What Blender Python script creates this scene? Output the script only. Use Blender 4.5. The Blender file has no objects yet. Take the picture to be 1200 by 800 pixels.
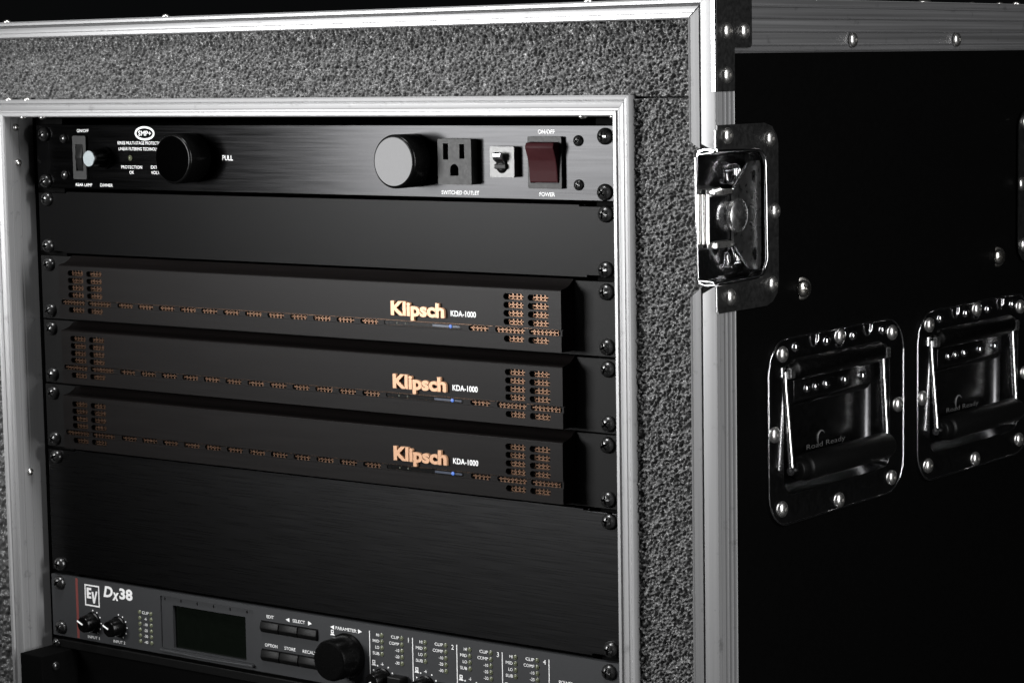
import bpy, bmesh, math, random
import numpy as np
from mathutils import Vector, Matrix

# ------------------------------------------------------------------ camera, world, lights, exposure
MM = 0.001
ZO = 0.56                      # height of the rack's top unit line above the floor (m)
scene = bpy.context.scene
COL = scene.collection

def P(x, y, z):                # millimetres (rack coordinates) -> metres (world)
    return Vector((x * MM, y * MM, z * MM + ZO))

cam_d = bpy.data.cameras.new("camera")
cam = bpy.data.objects.new("camera", cam_d)
COL.objects.link(cam)
cam_d.sensor_width = 36.0
cam_d.lens = 2885.54 * 36.0 / 1200.0
cam_d.clip_start = 0.05
cam_d.clip_end = 100.0
_r = Vector((0.799913, 0.599886, -0.016593))
_u = Vector((-0.053346, 0.098619, 0.993694))
_f = Vector((-0.59774, 0.793984, -0.110888))
_m = Matrix((_r, _u, -_f)).transposed().to_4x4()
_m.translation = P(1035.94, -1158.49, 34.27)
cam.matrix_world = _m
scene.camera = cam

world = bpy.data.worlds.new("World")
scene.world = world
world.use_nodes = True
bg = world.node_tree.nodes["Background"]
bg.inputs[0].default_value = (0.9, 0.95, 1.0, 1)
bg.inputs[1].default_value = 0.003

def area_light(name, loc, target, sx, sy, power, spread=180, col=(1, 1, 1)):
    d = bpy.data.lights.new(name, 'AREA')
    d.shape = 'RECTANGLE'
    d.size, d.size_y = sx, sy
    d.energy = power
    d.color = col
    d.spread = math.radians(spread)
    o = bpy.data.objects.new(name, d)
    COL.objects.link(o)
    o.location = P(*loc)
    dirv = P(*target) - P(*loc)
    o.rotation_euler = dirv.to_track_quat('-Z', 'Y').to_euler()
    return o

# softbox in front and to the left, above the top rack unit
area_light("softbox_key", (-472, -930, 80), (255, 0, 150), 0.44, 0.42, 6.2, 82)
# tall strip softbox to the right of the case
area_light("softbox_right", (1500, -150, 200), (300, 0, -60), 0.2, 1.2, 23.0)
# weak overhead softbox
area_light("softbox_overhead", (100, -450, 1100), (60, 0, 0), 0.35, 0.3, 13.0)

scene.view_settings.view_transform = 'Standard'
scene.view_settings.look = 'None'
scene.view_settings.exposure = 0.0
scene.view_settings.gamma = 1.0
scene.view_settings.use_curve_mapping = False

# ------------------------------------------------------------------ materials
MATS = {}

def new_mat(name):
    m = bpy.data.materials.new(name)
    m.use_nodes = True
    MATS[name] = m
    nt = m.node_tree
    return m, nt, nt.nodes["Principled BSDF"]

def mapped_noise(nt, scale_vec, scale=1.0, detail=4.0, rough=0.6):
    tc = nt.nodes.new('ShaderNodeTexCoord')
    mp = nt.nodes.new('ShaderNodeMapping')
    mp.inputs['Scale'].default_value = scale_vec
    nz = nt.nodes.new('ShaderNodeTexNoise')
    nz.inputs['Scale'].default_value = scale
    nz.inputs['Detail'].default_value = detail
    nz.inputs['Roughness'].default_value = rough
    nt.links.new(tc.outputs['Object'], mp.inputs['Vector'])
    nt.links.new(mp.outputs[0], nz.inputs['Vector'])
    return nz

def ramp_to(nt, src, sock, lo, hi, a=0.3, b=0.7):
    mr = nt.nodes.new('ShaderNodeMapRange')
    mr.inputs['From Min'].default_value = a
    mr.inputs['From Max'].default_value = b
    mr.inputs['To Min'].default_value = lo
    mr.inputs['To Max'].default_value = hi
    nt.links.new(src.outputs['Fac'], mr.inputs['Value'])
    nt.links.new(mr.outputs[0], sock)

def bump_to(nt, bsdf, src, strength, dist):
    b = nt.nodes.new('ShaderNodeBump')
    b.inputs['Strength'].default_value = strength
    b.inputs['Distance'].default_value = dist
    nt.links.new(src.outputs['Fac'], b.inputs['Height'])
    nt.links.new(b.outputs[0], bsdf.inputs['Normal'])

def col_mix(nt, bsdf, src, c0, c1, a=0.35, b=0.65):
    r = nt.nodes.new('ShaderNodeValToRGB')
    r.color_ramp.elements[0].position = a
    r.color_ramp.elements[1].position = b
    r.color_ramp.elements[0].color = (*c0, 1)
    r.color_ramp.elements[1].color = (*c1, 1)
    nt.links.new(src.outputs['Fac'], r.inputs[0])
    nt.links.new(r.outputs[0], bsdf.inputs['Base Color'])

def simple(name, c, metal=0.0, rough=0.5, spec=0.5, wear=0.05, nscale=400.0, cv=0.06):
    m, nt, b = new_mat(name)
    b.inputs['Metallic'].default_value = metal
    b.inputs['Specular IOR Level'].default_value = spec
    nz = mapped_noise(nt, (1, 1, 1), nscale, 5)
    ramp_to(nt, nz, b.inputs['Roughness'], max(0.02, rough - wear), rough + wear)
    col_mix(nt, b, nz, tuple(x * (1 - cv) for x in c), tuple(min(1, x * (1 + cv)) for x in c))
    return m

def brushed(name, axis, c, metal, rough, spec=0.5, fine=1100, long=9, var=0.12, cvar=0.12, aniso=0.0, nicks=0.0):
    """metal with brush marks running along one axis"""
    m, nt, b = new_mat(name)
    sv = [fine, fine, fine]
    sv['xyz'.index(axis)] = long
    nz = mapped_noise(nt, sv, 1.0, 3, 0.6)
    b.inputs['Metallic'].default_value = metal
    b.inputs['Specular IOR Level'].default_value = spec
    ramp_to(nt, nz, b.inputs['Roughness'], rough - var, rough + var)
    col_mix(nt, b, nz, tuple(x * (1 - cvar) for x in c), tuple(min(1, x * (1 + cvar)) for x in c))
    if nicks:
        # scattered nicks and dull oxide spots
        n2 = mapped_noise(nt, (1, 1, 1), 95.0, 6, 0.7)
        mr = nt.nodes.new('ShaderNodeMapRange')
        mr.inputs['From Min'].default_value = 0.60
        mr.inputs['From Max'].default_value = 0.72
        mr.inputs['To Min'].default_value = 1.0
        mr.inputs['To Max'].default_value = 1.0 - nicks
        nt.links.new(n2.outputs['Fac'], mr.inputs['Value'])
        mx = nt.nodes.new('ShaderNodeVectorMath')
        mx.operation = 'SCALE'
        nt.links.new(b.inputs['Base Color'].links[0].from_socket, mx.inputs[0])
        nt.links.new(mr.outputs[0], mx.inputs['Scale'])
        nt.links.new(mx.outputs[0], b.inputs['Base Color'])
    if aniso:
        tg = nt.nodes.new('ShaderNodeTangent')
        tg.direction_type = 'RADIAL'
        tg.axis = 'Z'
        nt.links.new(tg.outputs[0], b.inputs['Tangent'])
        b.inputs['Anisotropic'].default_value = aniso
        b.inputs['Anisotropic Rotation'].default_value = 0.25
    return m

for ax in 'xyz':
    brushed('aluminium_' + ax, ax, (0.245, 0.245, 0.248), 0.5, 0.42, fine=700, long=4, var=0.03, cvar=0.045, nicks=0.35)
    brushed('frame_aluminium_' + ax, ax, (0.30, 0.30, 0.303), 0.35, 0.42, fine=700, long=4, var=0.03, cvar=0.045, nicks=0.35)
brushed('band_aluminium', 'y', (0.23, 0.23, 0.235), 0.85, 0.45, fine=500, long=3, var=0.06, cvar=0.15, nicks=0.4)
brushed('black_brushed', 'x', (0.024, 0.024, 0.0245), 1.0, 0.28, fine=1300, long=24, var=0.015, cvar=0.10, aniso=0.35)
brushed('black_brushed_fine', 'x', (0.0095, 0.0095, 0.0098), 1.0, 0.22, fine=850, long=16, var=0.03, cvar=0.22, aniso=0.35)
brushed('amp_anodised', 'x', (0.0040, 0.0033, 0.0032), 0.1, 0.40, spec=0.10, fine=1000, long=20, var=0.03, cvar=0.10)
simple('powder_black', (0.0015, 0.0015, 0.0016), 0, 0.36, 0.05, 0.06, 1500)
simple('flange_black', (0.003, 0.003, 0.003), 0, 0.5, 0.10, 0.06, 900)
simple('grey_paint', (0.029, 0.030, 0.032), 0, 0.5, 0.3, 0.05, 1200)
simple('black_plastic', (0.004, 0.004, 0.004), 0, 0.45, 0.12, 0.06, 900)
simple('gloss_black_plastic', (0.002, 0.002, 0.002), 0, 0.24, 0.16, 0.05, 900)
simple('rubber', (0.0018, 0.0018, 0.0018), 0, 0.42, 0.10, 0.08, 1200)
simple('laminate', (0.001, 0.001, 0.001), 0, 0.5, 0.03, 0.03, 300)
simple('interior_black', (0.0015, 0.0015, 0.0015), 0, 0.8, 0.05, 0.05, 200)
simple('screw_black', (0.085, 0.085, 0.085), 0.9, 0.28, 0.6, 0.03, 1500)
simple('chrome', (0.52, 0.52, 0.53), 1.0, 0.15, 0.5, 0.02, 300)
simple('rivet_steel', (0.74, 0.73, 0.71), 1.0, 0.30, 0.5, 0.05, 900)
simple('satin_steel', (0.07, 0.07, 0.07), 1.0, 0.42, 0.5, 0.05, 400)
simple('stamp_grey', (0.10, 0.10, 0.10), 0.2, 0.5, 0.5, 0.05, 1500)
simple('wing_steel', (0.24, 0.24, 0.24), 1.0, 0.30, 0.5, 0.05, 300)
simple('arm_steel', (0.7, 0.7, 0.7), 1.0, 0.26, 0.5, 0.04, 300)
simple('dish_steel', (0.17, 0.17, 0.173), 1.0, 0.20, 0.5, 0.03, 300)
simple('hinge_black', (0.02, 0.02, 0.02), 1.0, 0.35, 0.3, 0.05, 400)
simple('zinc', (0.34, 0.33, 0.31), 1.0, 0.26, 0.5, 0.05, 900)
simple('copper', (0.125, 0.075, 0.05), 1.0, 0.34, 0.5, 0.08, 2000)
simple('copper_logo', (0.45, 0.255, 0.148), 0.3, 0.38, 0.5, 0.05, 2000)
simple('print_white', (0.86, 0.86, 0.86), 0, 0.6, 0.3, 0.03, 800)
simple('print_red', (0.17, 0.04, 0.035), 0, 0.6, 0.3, 0.03, 800)
simple('rocker_red', (0.032, 0.008, 0.0095), 0, 0.5, 0.05, 0.05, 500)
simple('outlet_grey', (0.0115, 0.0115, 0.0115), 0, 0.55, 0.3, 0.05, 700)
simple('knob_face', (0.0075, 0.0075, 0.0076), 1.0, 0.10, 0.5, 0.01, 900, 0.02)
simple('breaker_grey', (0.10, 0.10, 0.098), 0.1, 0.45, 0.5, 0.08, 900)
simple('silver_cap', (0.24, 0.27, 0.28), 0.5, 0.35, 0.5, 0.05, 900)
simple('led_dark', (0.13, 0.14, 0.09), 0, 0.2, 0.5, 0.04, 900)
simple('lens_blue', (0.05, 0.06, 0.085), 0, 0.25, 0.4, 0.03, 400)
simple('screen', (0.003, 0.0042, 0.003), 0, 0.12, 0.3, 0.03, 300)
simple('foam_coat', (0.092, 0.092, 0.092), 0, 0.36, 0.5, 0.10, 2500)
simple('floor_dark', (0.01, 0.01, 0.01), 0, 0.7, 0.3, 0.1, 30)

def emit(name, c, s, base=(0.02, 0.02, 0.02)):
    m, nt, b = new_mat(name)
    b.inputs['Base Color'].default_value = (*base, 1)
    b.inputs['Emission Color'].default_value = (*c, 1)
    b.inputs['Emission Strength'].default_value = s
    return m
emit('led_blue', (0.10, 0.28, 1.0), 0.7)
emit('led_green', (0.35, 0.45, 0.05), 0.05)

# ------------------------------------------------------------------ helpers
W = {}                                    # world origin (mm) of every object that can be a parent

def empty(name, origin, label, cat, group=None):
    o = bpy.data.objects.new(name, None)
    o.empty_display_size = 0.02
    COL.objects.link(o)
    o.location = P(*origin)
    W[o] = Vector(origin)
    o['label'] = label
    o['category'] = cat
    if group:
        o['group'] = group
    return o

class MB:
    """collects shapes given in rack millimetres; build() links them as ONE mesh object"""
    def __init__(self):
        self.bm = bmesh.new()

    def _merge(self, b2):
        me = bpy.data.meshes.new('tmp')
        b2.to_mesh(me)
        b2.free()
        self.bm.from_mesh(me)
        bpy.data.meshes.remove(me)

    def raw(self, verts, faces):
        b = bmesh.new()
        vs = [b.verts.new(v) for v in verts]
        for f in faces:
            try:
                b.faces.new([vs[i] for i in f])
            except ValueError:
                pass
        self._merge(b)
        return self

    def box(self, x0, x1, y0, y1, z0, z1, bev=0.0, seg=2):
        b = bmesh.new()
        vs = [b.verts.new((x, y, z)) for x in (x0, x1) for y in (y0, y1) for z in (z0, z1)]
        for f in ((0, 1, 3, 2), (4, 6, 7, 5), (0, 4, 5, 1), (2, 3, 7, 6), (0, 2, 6, 4), (1, 5, 7, 3)):
            b.faces.new([vs[i] for i in f])
        bmesh.ops.recalc_face_normals(b, faces=b.faces[:])
        if bev > 0:
            bmesh.ops.bevel(b, geom=b.edges[:], offset=bev, segments=seg, affect='EDGES', profile=0.5)
        self._merge(b)
        return self

    def prism(self, pts, axis, a0, a1, bev=0.0):
        """polygon pts in the two other axes (in xyz order), extruded along axis"""
        b = bmesh.new()
        def mk(p, a):
            if axis == 'x':
                return (a, p[0], p[1])
            if axis == 'y':
                return (p[0], a, p[1])
            return (p[0], p[1], a)
        lo = [b.verts.new(mk(p, a0)) for p in pts]
        hi = [b.verts.new(mk(p, a1)) for p in pts]
        n = len(pts)
        b.faces.new(lo)
        b.faces.new(hi[::-1])
        for i in range(n):
            b.faces.new((lo[i], hi[i], hi[(i + 1) % n], lo[(i + 1) % n]))
        bmesh.ops.recalc_face_normals(b, faces=b.faces[:])
        if bev > 0:
            bmesh.ops.bevel(b, geom=b.edges[:], offset=bev, segments=2, affect='EDGES', profile=0.5)
        self._merge(b)
        return self

    def lathe(self, prof, axis, c, seg=32, flip=1):
        """prof: list of (radius, height along axis*flip) ; c: origin"""
        b = bmesh.new()
        rings = []
        for r, h in prof:
            ring = []
            if r < 1e-6:
                ring = [None]
            for i in range(seg if r >= 1e-6 else 1):
                a = 2 * math.pi * i / seg
                u, v = r * math.cos(a), r * math.sin(a)
                hh = h * flip
                q = (hh, u, v) if axis == 'x' else (u, hh, v) if axis == 'y' else (u, v, hh)
                vert = b.verts.new((c[0] + q[0], c[1] + q[1], c[2] + q[2]))
                if r < 1e-6:
                    ring = [vert]
                else:
                    ring.append(vert)
            rings.append(ring)
        for A, B in zip(rings, rings[1:]):
            if len(A) == 1 and len(B) == 1:
                continue
            for i in range(seg):
                j = (i + 1) % seg
                if len(A) == 1:
                    b.faces.new((A[0], B[i], B[j]))
                elif len(B) == 1:
                    b.faces.new((A[i], B[0], A[j]))
                else:
                    b.faces.new((A[i], B[i], B[j], A[j]))
        for R in (rings[0], rings[-1]):
            if len(R) > 1:
                b.faces.new(R)
        bmesh.ops.recalc_face_normals(b, faces=b.faces[:])
        self._merge(b)
        return self

    def tube(self, pts, r, seg=12):
        """round bar along a polyline"""
        b = bmesh.new()
        pts = [Vector(p) for p in pts]
        rings = []
        for i, p in enumerate(pts):
            t = (pts[min(i + 1, len(pts) - 1)] - pts[max(i - 1, 0)]).normalized()
            ref = Vector((0, 0, 1)) if abs(t.z) < 0.9 else Vector((1, 0, 0))
            u = t.cross(ref).normalized()
            v = t.cross(u).normalized()
            rr = r[i] if isinstance(r, (list, tuple)) else r
            rings.append([b.verts.new(p + rr * (math.cos(2 * math.pi * k / seg) * u + math.sin(2 * math.pi * k / seg) * v)) for k in range(seg)])
        for A, B in zip(rings, rings[1:]):
            for i in range(seg):
                j = (i + 1) % seg
                b.faces.new((A[i], B[i], B[j], A[j]))
        b.faces.new(rings[0])
        b.faces.new(rings[-1])
        bmesh.ops.recalc_face_normals(b, faces=b.faces[:])
        self._merge(b)
        return self

    def plate(self, outer, holes, fmap, t):
        """flat plate with holes (2D filled curve); fmap(u, v, w) -> rack mm, w from 0 (front) to t (back)"""
        vs, fs = plate2d(outer, holes, t)
        self.raw([fmap(*v) for v in vs], fs)
        return self

    def mesh(self, name, origin=(0, 0, 0), smooth=35, recalc=False, scale=MM):
        if recalc:
            bmesh.ops.recalc_face_normals(self.bm, faces=self.bm.faces[:])
        o = Vector(origin)
        for v in self.bm.verts:
            v.co = (v.co - o) * scale
        me = bpy.data.meshes.new(name)
        self.bm.to_mesh(me)
        self.bm.free()
        if smooth:
            for p in me.polygons:
                p.use_smooth = True
            me.set_sharp_from_angle(angle=math.radians(smooth))
        return me

    def build(self, name, mat, parent=None, smooth=19, recalc=False, label=None):
        org = W[parent] if parent is not None else Vector((0, 0, -ZO / MM))
        me = self.mesh(name, org, smooth, recalc)
        me.materials.append(MATS[mat])
        o = bpy.data.objects.new(name, me)
        COL.objects.link(o)
        if parent is not None:
            o.parent = parent
        W[o] = Vector(org)
        if label:
            o['label'] = label
        return o

def plate2d(outer, holes, t):
    cu = bpy.data.curves.new('tmpc', 'CURVE')
    cu.dimensions = '2D'
    cu.fill_mode = 'BOTH'
    cu.extrude = t / 2
    for lp in [outer] + list(holes):
        sp = cu.splines.new('POLY')
        sp.points.add(len(lp) - 1)
        for q, p in zip(sp.points, lp):
            q.co = (p[0], p[1], 0, 1)
        sp.use_cyclic_u = True
    ob = bpy.data.objects.new('tmpc', cu)
    COL.objects.link(ob)
    dg = bpy.context.evaluated_depsgraph_get()
    me = bpy.data.meshes.new_from_object(ob.evaluated_get(dg))
    b = bmesh.new()
    b.from_mesh(me)
    bmesh.ops.remove_doubles(b, verts=b.verts[:], dist=1e-5)
    bmesh.ops.recalc_face_normals(b, faces=b.faces[:])
    b.verts.index_update()
    vs = [(v.co.x, v.co.y, v.co.z + t / 2) for v in b.verts]
    fs = [[v.index for v in f.verts] for f in b.faces]
    b.free()
    bpy.data.objects.remove(ob)
    bpy.data.curves.remove(cu)
    bpy.data.meshes.remove(me)
    return vs, fs

def FRONT(y):                # plate facing -Y with its front face at y
    return lambda u, v, w: (u, y + w, v)

def SIDE(x):                 # plate facing +X with its outer face at x
    return lambda u, v, w: (x - w, u, v)

def rrect(x0, x1, z0, z1, r, n=6):
    pts = []
    for cx, cz, a0 in ((x1 - r, z1 - r, 0), (x0 + r, z1 - r, 90), (x0 + r, z0 + r, 180), (x1 - r, z0 + r, 270)):
        for i in range(n + 1):
            a = math.radians(a0 + 90 * i / n)
            pts.append((cx + r * math.cos(a), cz + r * math.sin(a)))
    return pts

def circ(cx, cz, r, n=20, rz=None):
    rz = rz or r
    return [(cx + r * math.cos(2 * math.pi * i / n), cz + rz * math.sin(2 * math.pi * i / n)) for i in range(n)]

def place(name, me, pos, parent, rot=(0, 0, 0), mat=None, label=None):
    """an object that shares mesh data, put at pos (rack mm)"""
    if mat and not me.materials:
        me.materials.append(MATS[mat])
    o = bpy.data.objects.new(name, me)
    COL.objects.link(o)
    o.parent = parent
    o.location = (Vector(pos) - W[parent]) * MM
    o.rotation_euler = rot
    W[o] = Vector(pos)
    if label:
        o['label'] = label
    return o

ROT_FRONT = (math.radians(90), 0, 0)      # local +Z -> -Y
ROT_SIDE = (0, math.radians(90), 0)       # local +Z -> +X
ROT_UP = (0, 0, 0)
ROT_DOWN = (math.radians(180), 0, 0)

# ---- lettering
_tcache = {}
def text_geom(s, bold=0.0, shear=0.0, space=1.0, depth=0.0):
    key = (s, bold, shear, space, depth)
    if key in _tcache:
        return _tcache[key]
    cu = bpy.data.curves.new('tmpt', 'FONT')
    cu.body = s
    cu.size = 1.0
    cu.offset = bold
    cu.shear = shear
    cu.space_character = space
    cu.extrude = depth
    cu.resolution_u = 3
    cu.fill_mode = 'BOTH' if depth > 0 else 'FRONT'
    ob = bpy.data.objects.new('tmpt', cu)
    COL.objects.link(ob)
    dg = bpy.context.evaluated_depsgraph_get()
    me = bpy.data.meshes.new_from_object(ob.evaluated_get(dg))
    vs = [tuple(v.co) for v in me.vertices]
    fs = [tuple(p.vertices) for p in me.polygons]
    bpy.data.objects.remove(ob)
    bpy.data.curves.remove(cu)
    bpy.data.meshes.remove(me)
    _tcache[key] = (vs, fs)
    return vs, fs

CAP = None
def lettering(s, x, z, y, h, parent, mat='print_white', width=None, align='c', bold=0.012, shear=0, depth=0.0,
              name='lettering', fmap=None, space=1.0, label=None):
    """flat (or raised) lettering; z = middle of the capitals, h = capital height in mm"""
    global CAP
    if CAP is None:
        CAP = max(v[1] for v in text_geom('H')[0])
    sc = h / CAP
    vs, fs = text_geom(s, bold, shear, space, depth / sc / 2 if depth else 0.0)
    x0 = min(v[0] for v in vs); x1 = max(v[0] for v in vs)
    sx = sc if width is None else width / (x1 - x0)
    mid = (x0 + x1) / 2 if align == 'c' else x0 if align == 'l' else x1
    out = []
    for v in vs:
        u = (v[0] - mid) * sx
        w = v[1] * sc - h / 2
        e = v[2] * sc + depth / 2
        out.append(fmap(u, w, e) if fmap else (x + u, y - 0.06 - e, z + w))
    mb = MB()
    mb.raw(out, fs)
    return mb.build(name, mat, parent, smooth=0, label=label)

def shape_print(pts_list, y, parent, mat='print_white', name='printed_mark', holes=()):
    mb = MB()
    for pts in pts_list:
        mb.plate(pts, [], FRONT(y - 0.08), 0.06)
    return mb.build(name, mat, parent, smooth=0)

# ---- shared small hardware meshes (local, +Z outwards)
def bool_cut(me, cutter):
    a = bpy.data.objects.new('a', me); b = bpy.data.objects.new('b', cutter)
    COL.objects.link(a); COL.objects.link(b)
    md = a.modifiers.new('b', 'BOOLEAN'); md.operation = 'DIFFERENCE'; md.object = b; md.solver = 'EXACT'
    dg = bpy.context.evaluated_depsgraph_get()
    r = bpy.data.meshes.new_from_object(a.evaluated_get(dg))
    bpy.data.objects.remove(a); bpy.data.objects.remove(b)
    r.transform(Matrix.Scale(MM, 4))
    for p in r.polygons:
        p.use_smooth = True
    r.set_sharp_from_angle(angle=math.radians(35))
    return r

def dome(r, h, seg=32, n=8, rim=0.0):
    pr = [(r, 0)]
    if rim:
        pr += [(r, rim)]
    for i in range(1, n + 1):
        a = math.pi / 2 * i / n
        pr.append((r * math.cos(a) if i < n else 0, rim + h * math.sin(a)))
    return pr

def screw_mesh(r, h, name, washer=0):
    """domed pan head with a cross recess; optionally on a washer"""
    mb = MB()
    if washer:
        mb.lathe([(washer, 0), (washer, 0.7), (washer - 0.5, 1.0), (r + 0.02, 1.1), (r, 1.2)] + dome(r, h, rim=1.6)[1:], 'z', (0, 0, 0))
    else:
        mb.lathe(dome(r, h, rim=0.4), 'z', (0, 0, 0))
    me = mb.mesh(name, smooth=40, scale=1.0)
    L, w = r * 0.56, r * 0.13
    cross = [(L, -w), (L, w), (w, w), (w, L), (-w, L), (-w, w), (-L, w), (-L, -w), (-w, -w), (-w, -L), (w, -L), (w, -w)]
    ca, sa = math.cos(0.35), math.sin(0.35)
    c = MB()
    c.prism([(p[0] * ca - p[1] * sa, p[0] * sa + p[1] * ca) for p in cross], 'z', h * 0.35 + (1.2 if washer else 0), h + 4)
    return bool_cut(me, c.mesh('cut', smooth=0, scale=1.0))

def rivet_mesh(r, h, name):
    mb = MB()
    pr = [(r, 0), (r, 0.3)]
    for i in range(1, 7):
        a = math.pi / 2 * i / 8
        pr.append((r * math.cos(a), 0.3 + h * math.sin(a)))
    q = pr[-1]
    pr += [(r * 0.27, q[1] + 0.06), (r * 0.24, q[1] + 0.02), (r * 0.22, q[1] - 1.3), (0, q[1] - 1.35)]
    mb.lathe(pr, 'z', (0, 0, 0))
    return mb.mesh(name, smooth=40)

M_SCREW = screw_mesh(4.9, 4.0, 'rack_screw'); M_SCREW.materials.append(MATS['screw_black'])
M_SMALL = screw_mesh(3.2, 2.0, 'small_screw'); M_SMALL.materials.append(MATS['screw_black'])
M_PANELSCREW = screw_mesh(5.0, 2.6, 'panel_screw', washer=6.6); M_PANELSCREW.materials.append(MATS['zinc'])
M_RIVET = rivet_mesh(4.6, 2.3, 'rivet'); M_RIVET.materials.append(MATS['rivet_steel'])
M_RIVET_S = rivet_mesh(2.6, 1.6, 'small_rivet'); M_RIVET_S.materials.append(MATS['rivet_steel'])
_mb = MB(); _mb.lathe(dome(2.9, 2.0), 'z', (0, 0, 0), 20); M_BOSS = _mb.mesh('boss'); M_BOSS.materials.append(MATS['chrome'])
_mb = MB(); _mb.lathe([(1.45, 0), (1.45, 0.4), (1.2, 0.5), (1.1, 0.2), (0.8, 0.6), (0, 0.9)], 'z', (0, 0, 0), 14); M_LED = _mb.mesh('led'); M_LED.materials.append(MATS['led_dark'])
_mb = MB(); _mb.lathe([(0.55, 0), (0.55, 0.06), (0, 0.06)], 'z', (0, 0, 0), 10); M_DOT = _mb.mesh('dot'); M_DOT.materials.append(MATS['print_white'])

rng = random.Random(4)
def screw(pos, parent, name='screw', me=None):
    return place(name, me or M_SCREW, pos, parent, (math.radians(90), rng.uniform(-0.8, 0.8), 0))

# ================================================================== FLIGHT CASE
SX = 319.0                     # outer side face
YF, YB = -20.0, 420.0          # front and rear rims
ZT, ZB = 69.4, -540.0          # top and bottom
case = empty('flight_case', (0, 200, ZB), 'black rack flight case with aluminium edges, steel latch and side handles', 'flight case')

# ---- side panel (right), with cut-outs for the two handles and both latches
HC = [(114.0, -176.0), (294.0, -176.0)]
def hrec(c, d=0.0):
    return rrect(c[0] - 65 + d, c[0] + 63 - d, c[1] - 38.5 + d, c[1] + 40 - d, 10 - d * 0.5)
side_outer = [(YF + 1, ZB), (YB - 1, ZB), (YB - 1, -86), (368, -86), (368, -13), (YB - 1, -13), (YB - 1, 58), (YF + 1, 58), (YF + 1, -13), (32.5, -13), (32.5, -86), (YF + 1, -86)]
MB().plate(side_outer, [hrec(c, -0.6) for c in HC], SIDE(SX - 1.0), 8).build('side_panel', 'laminate', case, 0, label='black laminate side of the case with two recessed handles')
MB().box(-SX, -SX + 9, YF + 1, YB - 1, ZB, 58).build('side_panel', 'laminate', case, 0)
MB().box(-SX + 9.2, SX - 9.2, YF + 4, YB - 4, 59, ZT - 1.2).build('top_panel', 'laminate', case, 0)
MB().box(-SX + 9.2, SX - 9.2, YF + 4, YB - 4, ZB, ZB + 10).build('bottom_panel', 'laminate', case, 0)
MB().box(-SX + 10, SX - 10, YB - 16, YB - 8, ZB + 11, 58).build('back_panel', 'laminate', case, 0)

# ---- front rails covered with pebbled black coating (real relief)
def pebble(x0, x1, z0, z1, y, seed, cell=0.40, amp=1.55):
    nx = max(2, int((x1 - x0) / cell)); nz = max(2, int((z1 - z0) / cell))
    rs = np.random.RandomState(seed)
    def smooth(a, k):
        for _ in range(2):
            for ax in (0, 1):
                s = np.zeros_like(a)
                for d in range(-k, k + 1):
                    s += np.roll(a, d, ax)
                a = s / (2 * k + 1)
        return (a - a.mean()) / (a.std() + 1e-9)
    def box1(a):
        for ax in (0, 1):
            a = (np.roll(a, 1, ax) + 1.6 * a + np.roll(a, -1, ax)) / 3.6
        return (a - a.mean()) / a.std()
    a1 = box1(rs.randn(nz + 1, nx + 1))
    a2 = smooth(rs.randn(nz + 1, nx + 1), 1)
    a3 = smooth(rs.randn(nz + 1, nx + 1), 7)
    h = 0.5 * a1 + 0.8 * a2 + 0.25 * a3
    h = np.clip(h, -2.2, 2.6)
    h = amp * 0.5 * h
    vs, fs = [], []
    for j in range(nz + 1):
        for i in range(nx + 1):
            e = min(i, j, nx - i, nz - j)
            k = 0.0 if e == 0 else 1.0
            vs.append((x0 + (x1 - x0) * i / nx, y + (2.5 if e == 0 else 0) - k * h[j, i], z0 + (z1 - z0) * j / nz))
    for j in range(nz):
        for i in range(nx):
            q = j * (nx + 1) + i
            fs.append((q, q + 1, q + nx + 2, q + nx + 1))
    return vs, fs

YC = -14.5
def rail(x0, x1, z0, z1, seed, cell=0.40):
    mb = MB()
    vs, fs = pebble(x0, x1, z0, z1, YC, seed, cell)
    mb.raw(vs, fs)
    mb.box(x0 + .01, x1 - .01, YC + 2.4, YC + 22, z0 + .01, z1 - .01)
    return mb.build('front_rail', 'foam_coat', case, 60)
rail(-SX + 10, SX - 12, 16.2, 60, 1)
rail(261.5, SX - 12, -430, 15.6, 2)
rail(-SX + 10, -261.5, -430, 15.6, 3, 0.8)
MB().box(-SX + 10, SX - 12, YC, YC + 22, ZB + 10, -431, 1).build('front_rail', 'foam_coat', case)

# ---- aluminium rack-opening frame: lip on the front, grooved return into the opening
XI, XO, ZI, ZO2 = 251.3, 263.0, 5.7, 17.2
def lip_profile():
    # (distance from inner edge outwards, y)
    return [(0, 6.0), (0, -6.5), (0.7, -7.0), (0.7, -8.0), (0, -8.5), (0, -13.5), (0.7, -14), (0.7, -15), (0, -15.5), (0, -19.2), (0.8, -20.1), (2.6, -20.2), (3.4, -19.2), (4.2, -19.1), (5.2, -19.6),
            (7.6, -20.0), (8.4, -19.6), (9.2, -21.2), (10.9, -21.6), (11.7, -20.6), (11.7, -12.5), (2.4, -12.5), (2.4, 6.0)]
def sweep(profile, path, parent, name, mat, cyc=False):
    """path: list of functions d -> (x, z) at each mitred corner"""
    vs, fs = [], []
    n = len(profile)
    for fn in path:
        for d, y in profile:
            x, z = fn(d)
            vs.append((x, y, z))
    for k in range(len(path) - 1):
        for i in range(n):
            j = (i + 1) % n
            fs.append((k * n + i, k * n + j, (k + 1) * n + j, (k + 1) * n + i))
    fs.append(tuple(range(n)))
    fs.append(tuple(range((len(path) - 1) * n, len(path) * n)))
    mb = MB(); mb.raw(vs, fs)
    return mb.build(name, mat, parent, 20, recalc=True)
g = 0.12
sweep(lip_profile(), [lambda d: (-XI - d + g, ZI + d), lambda d: (XI + d - g, ZI + d)], case, 'opening_frame', 'frame_aluminium_x')
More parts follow.
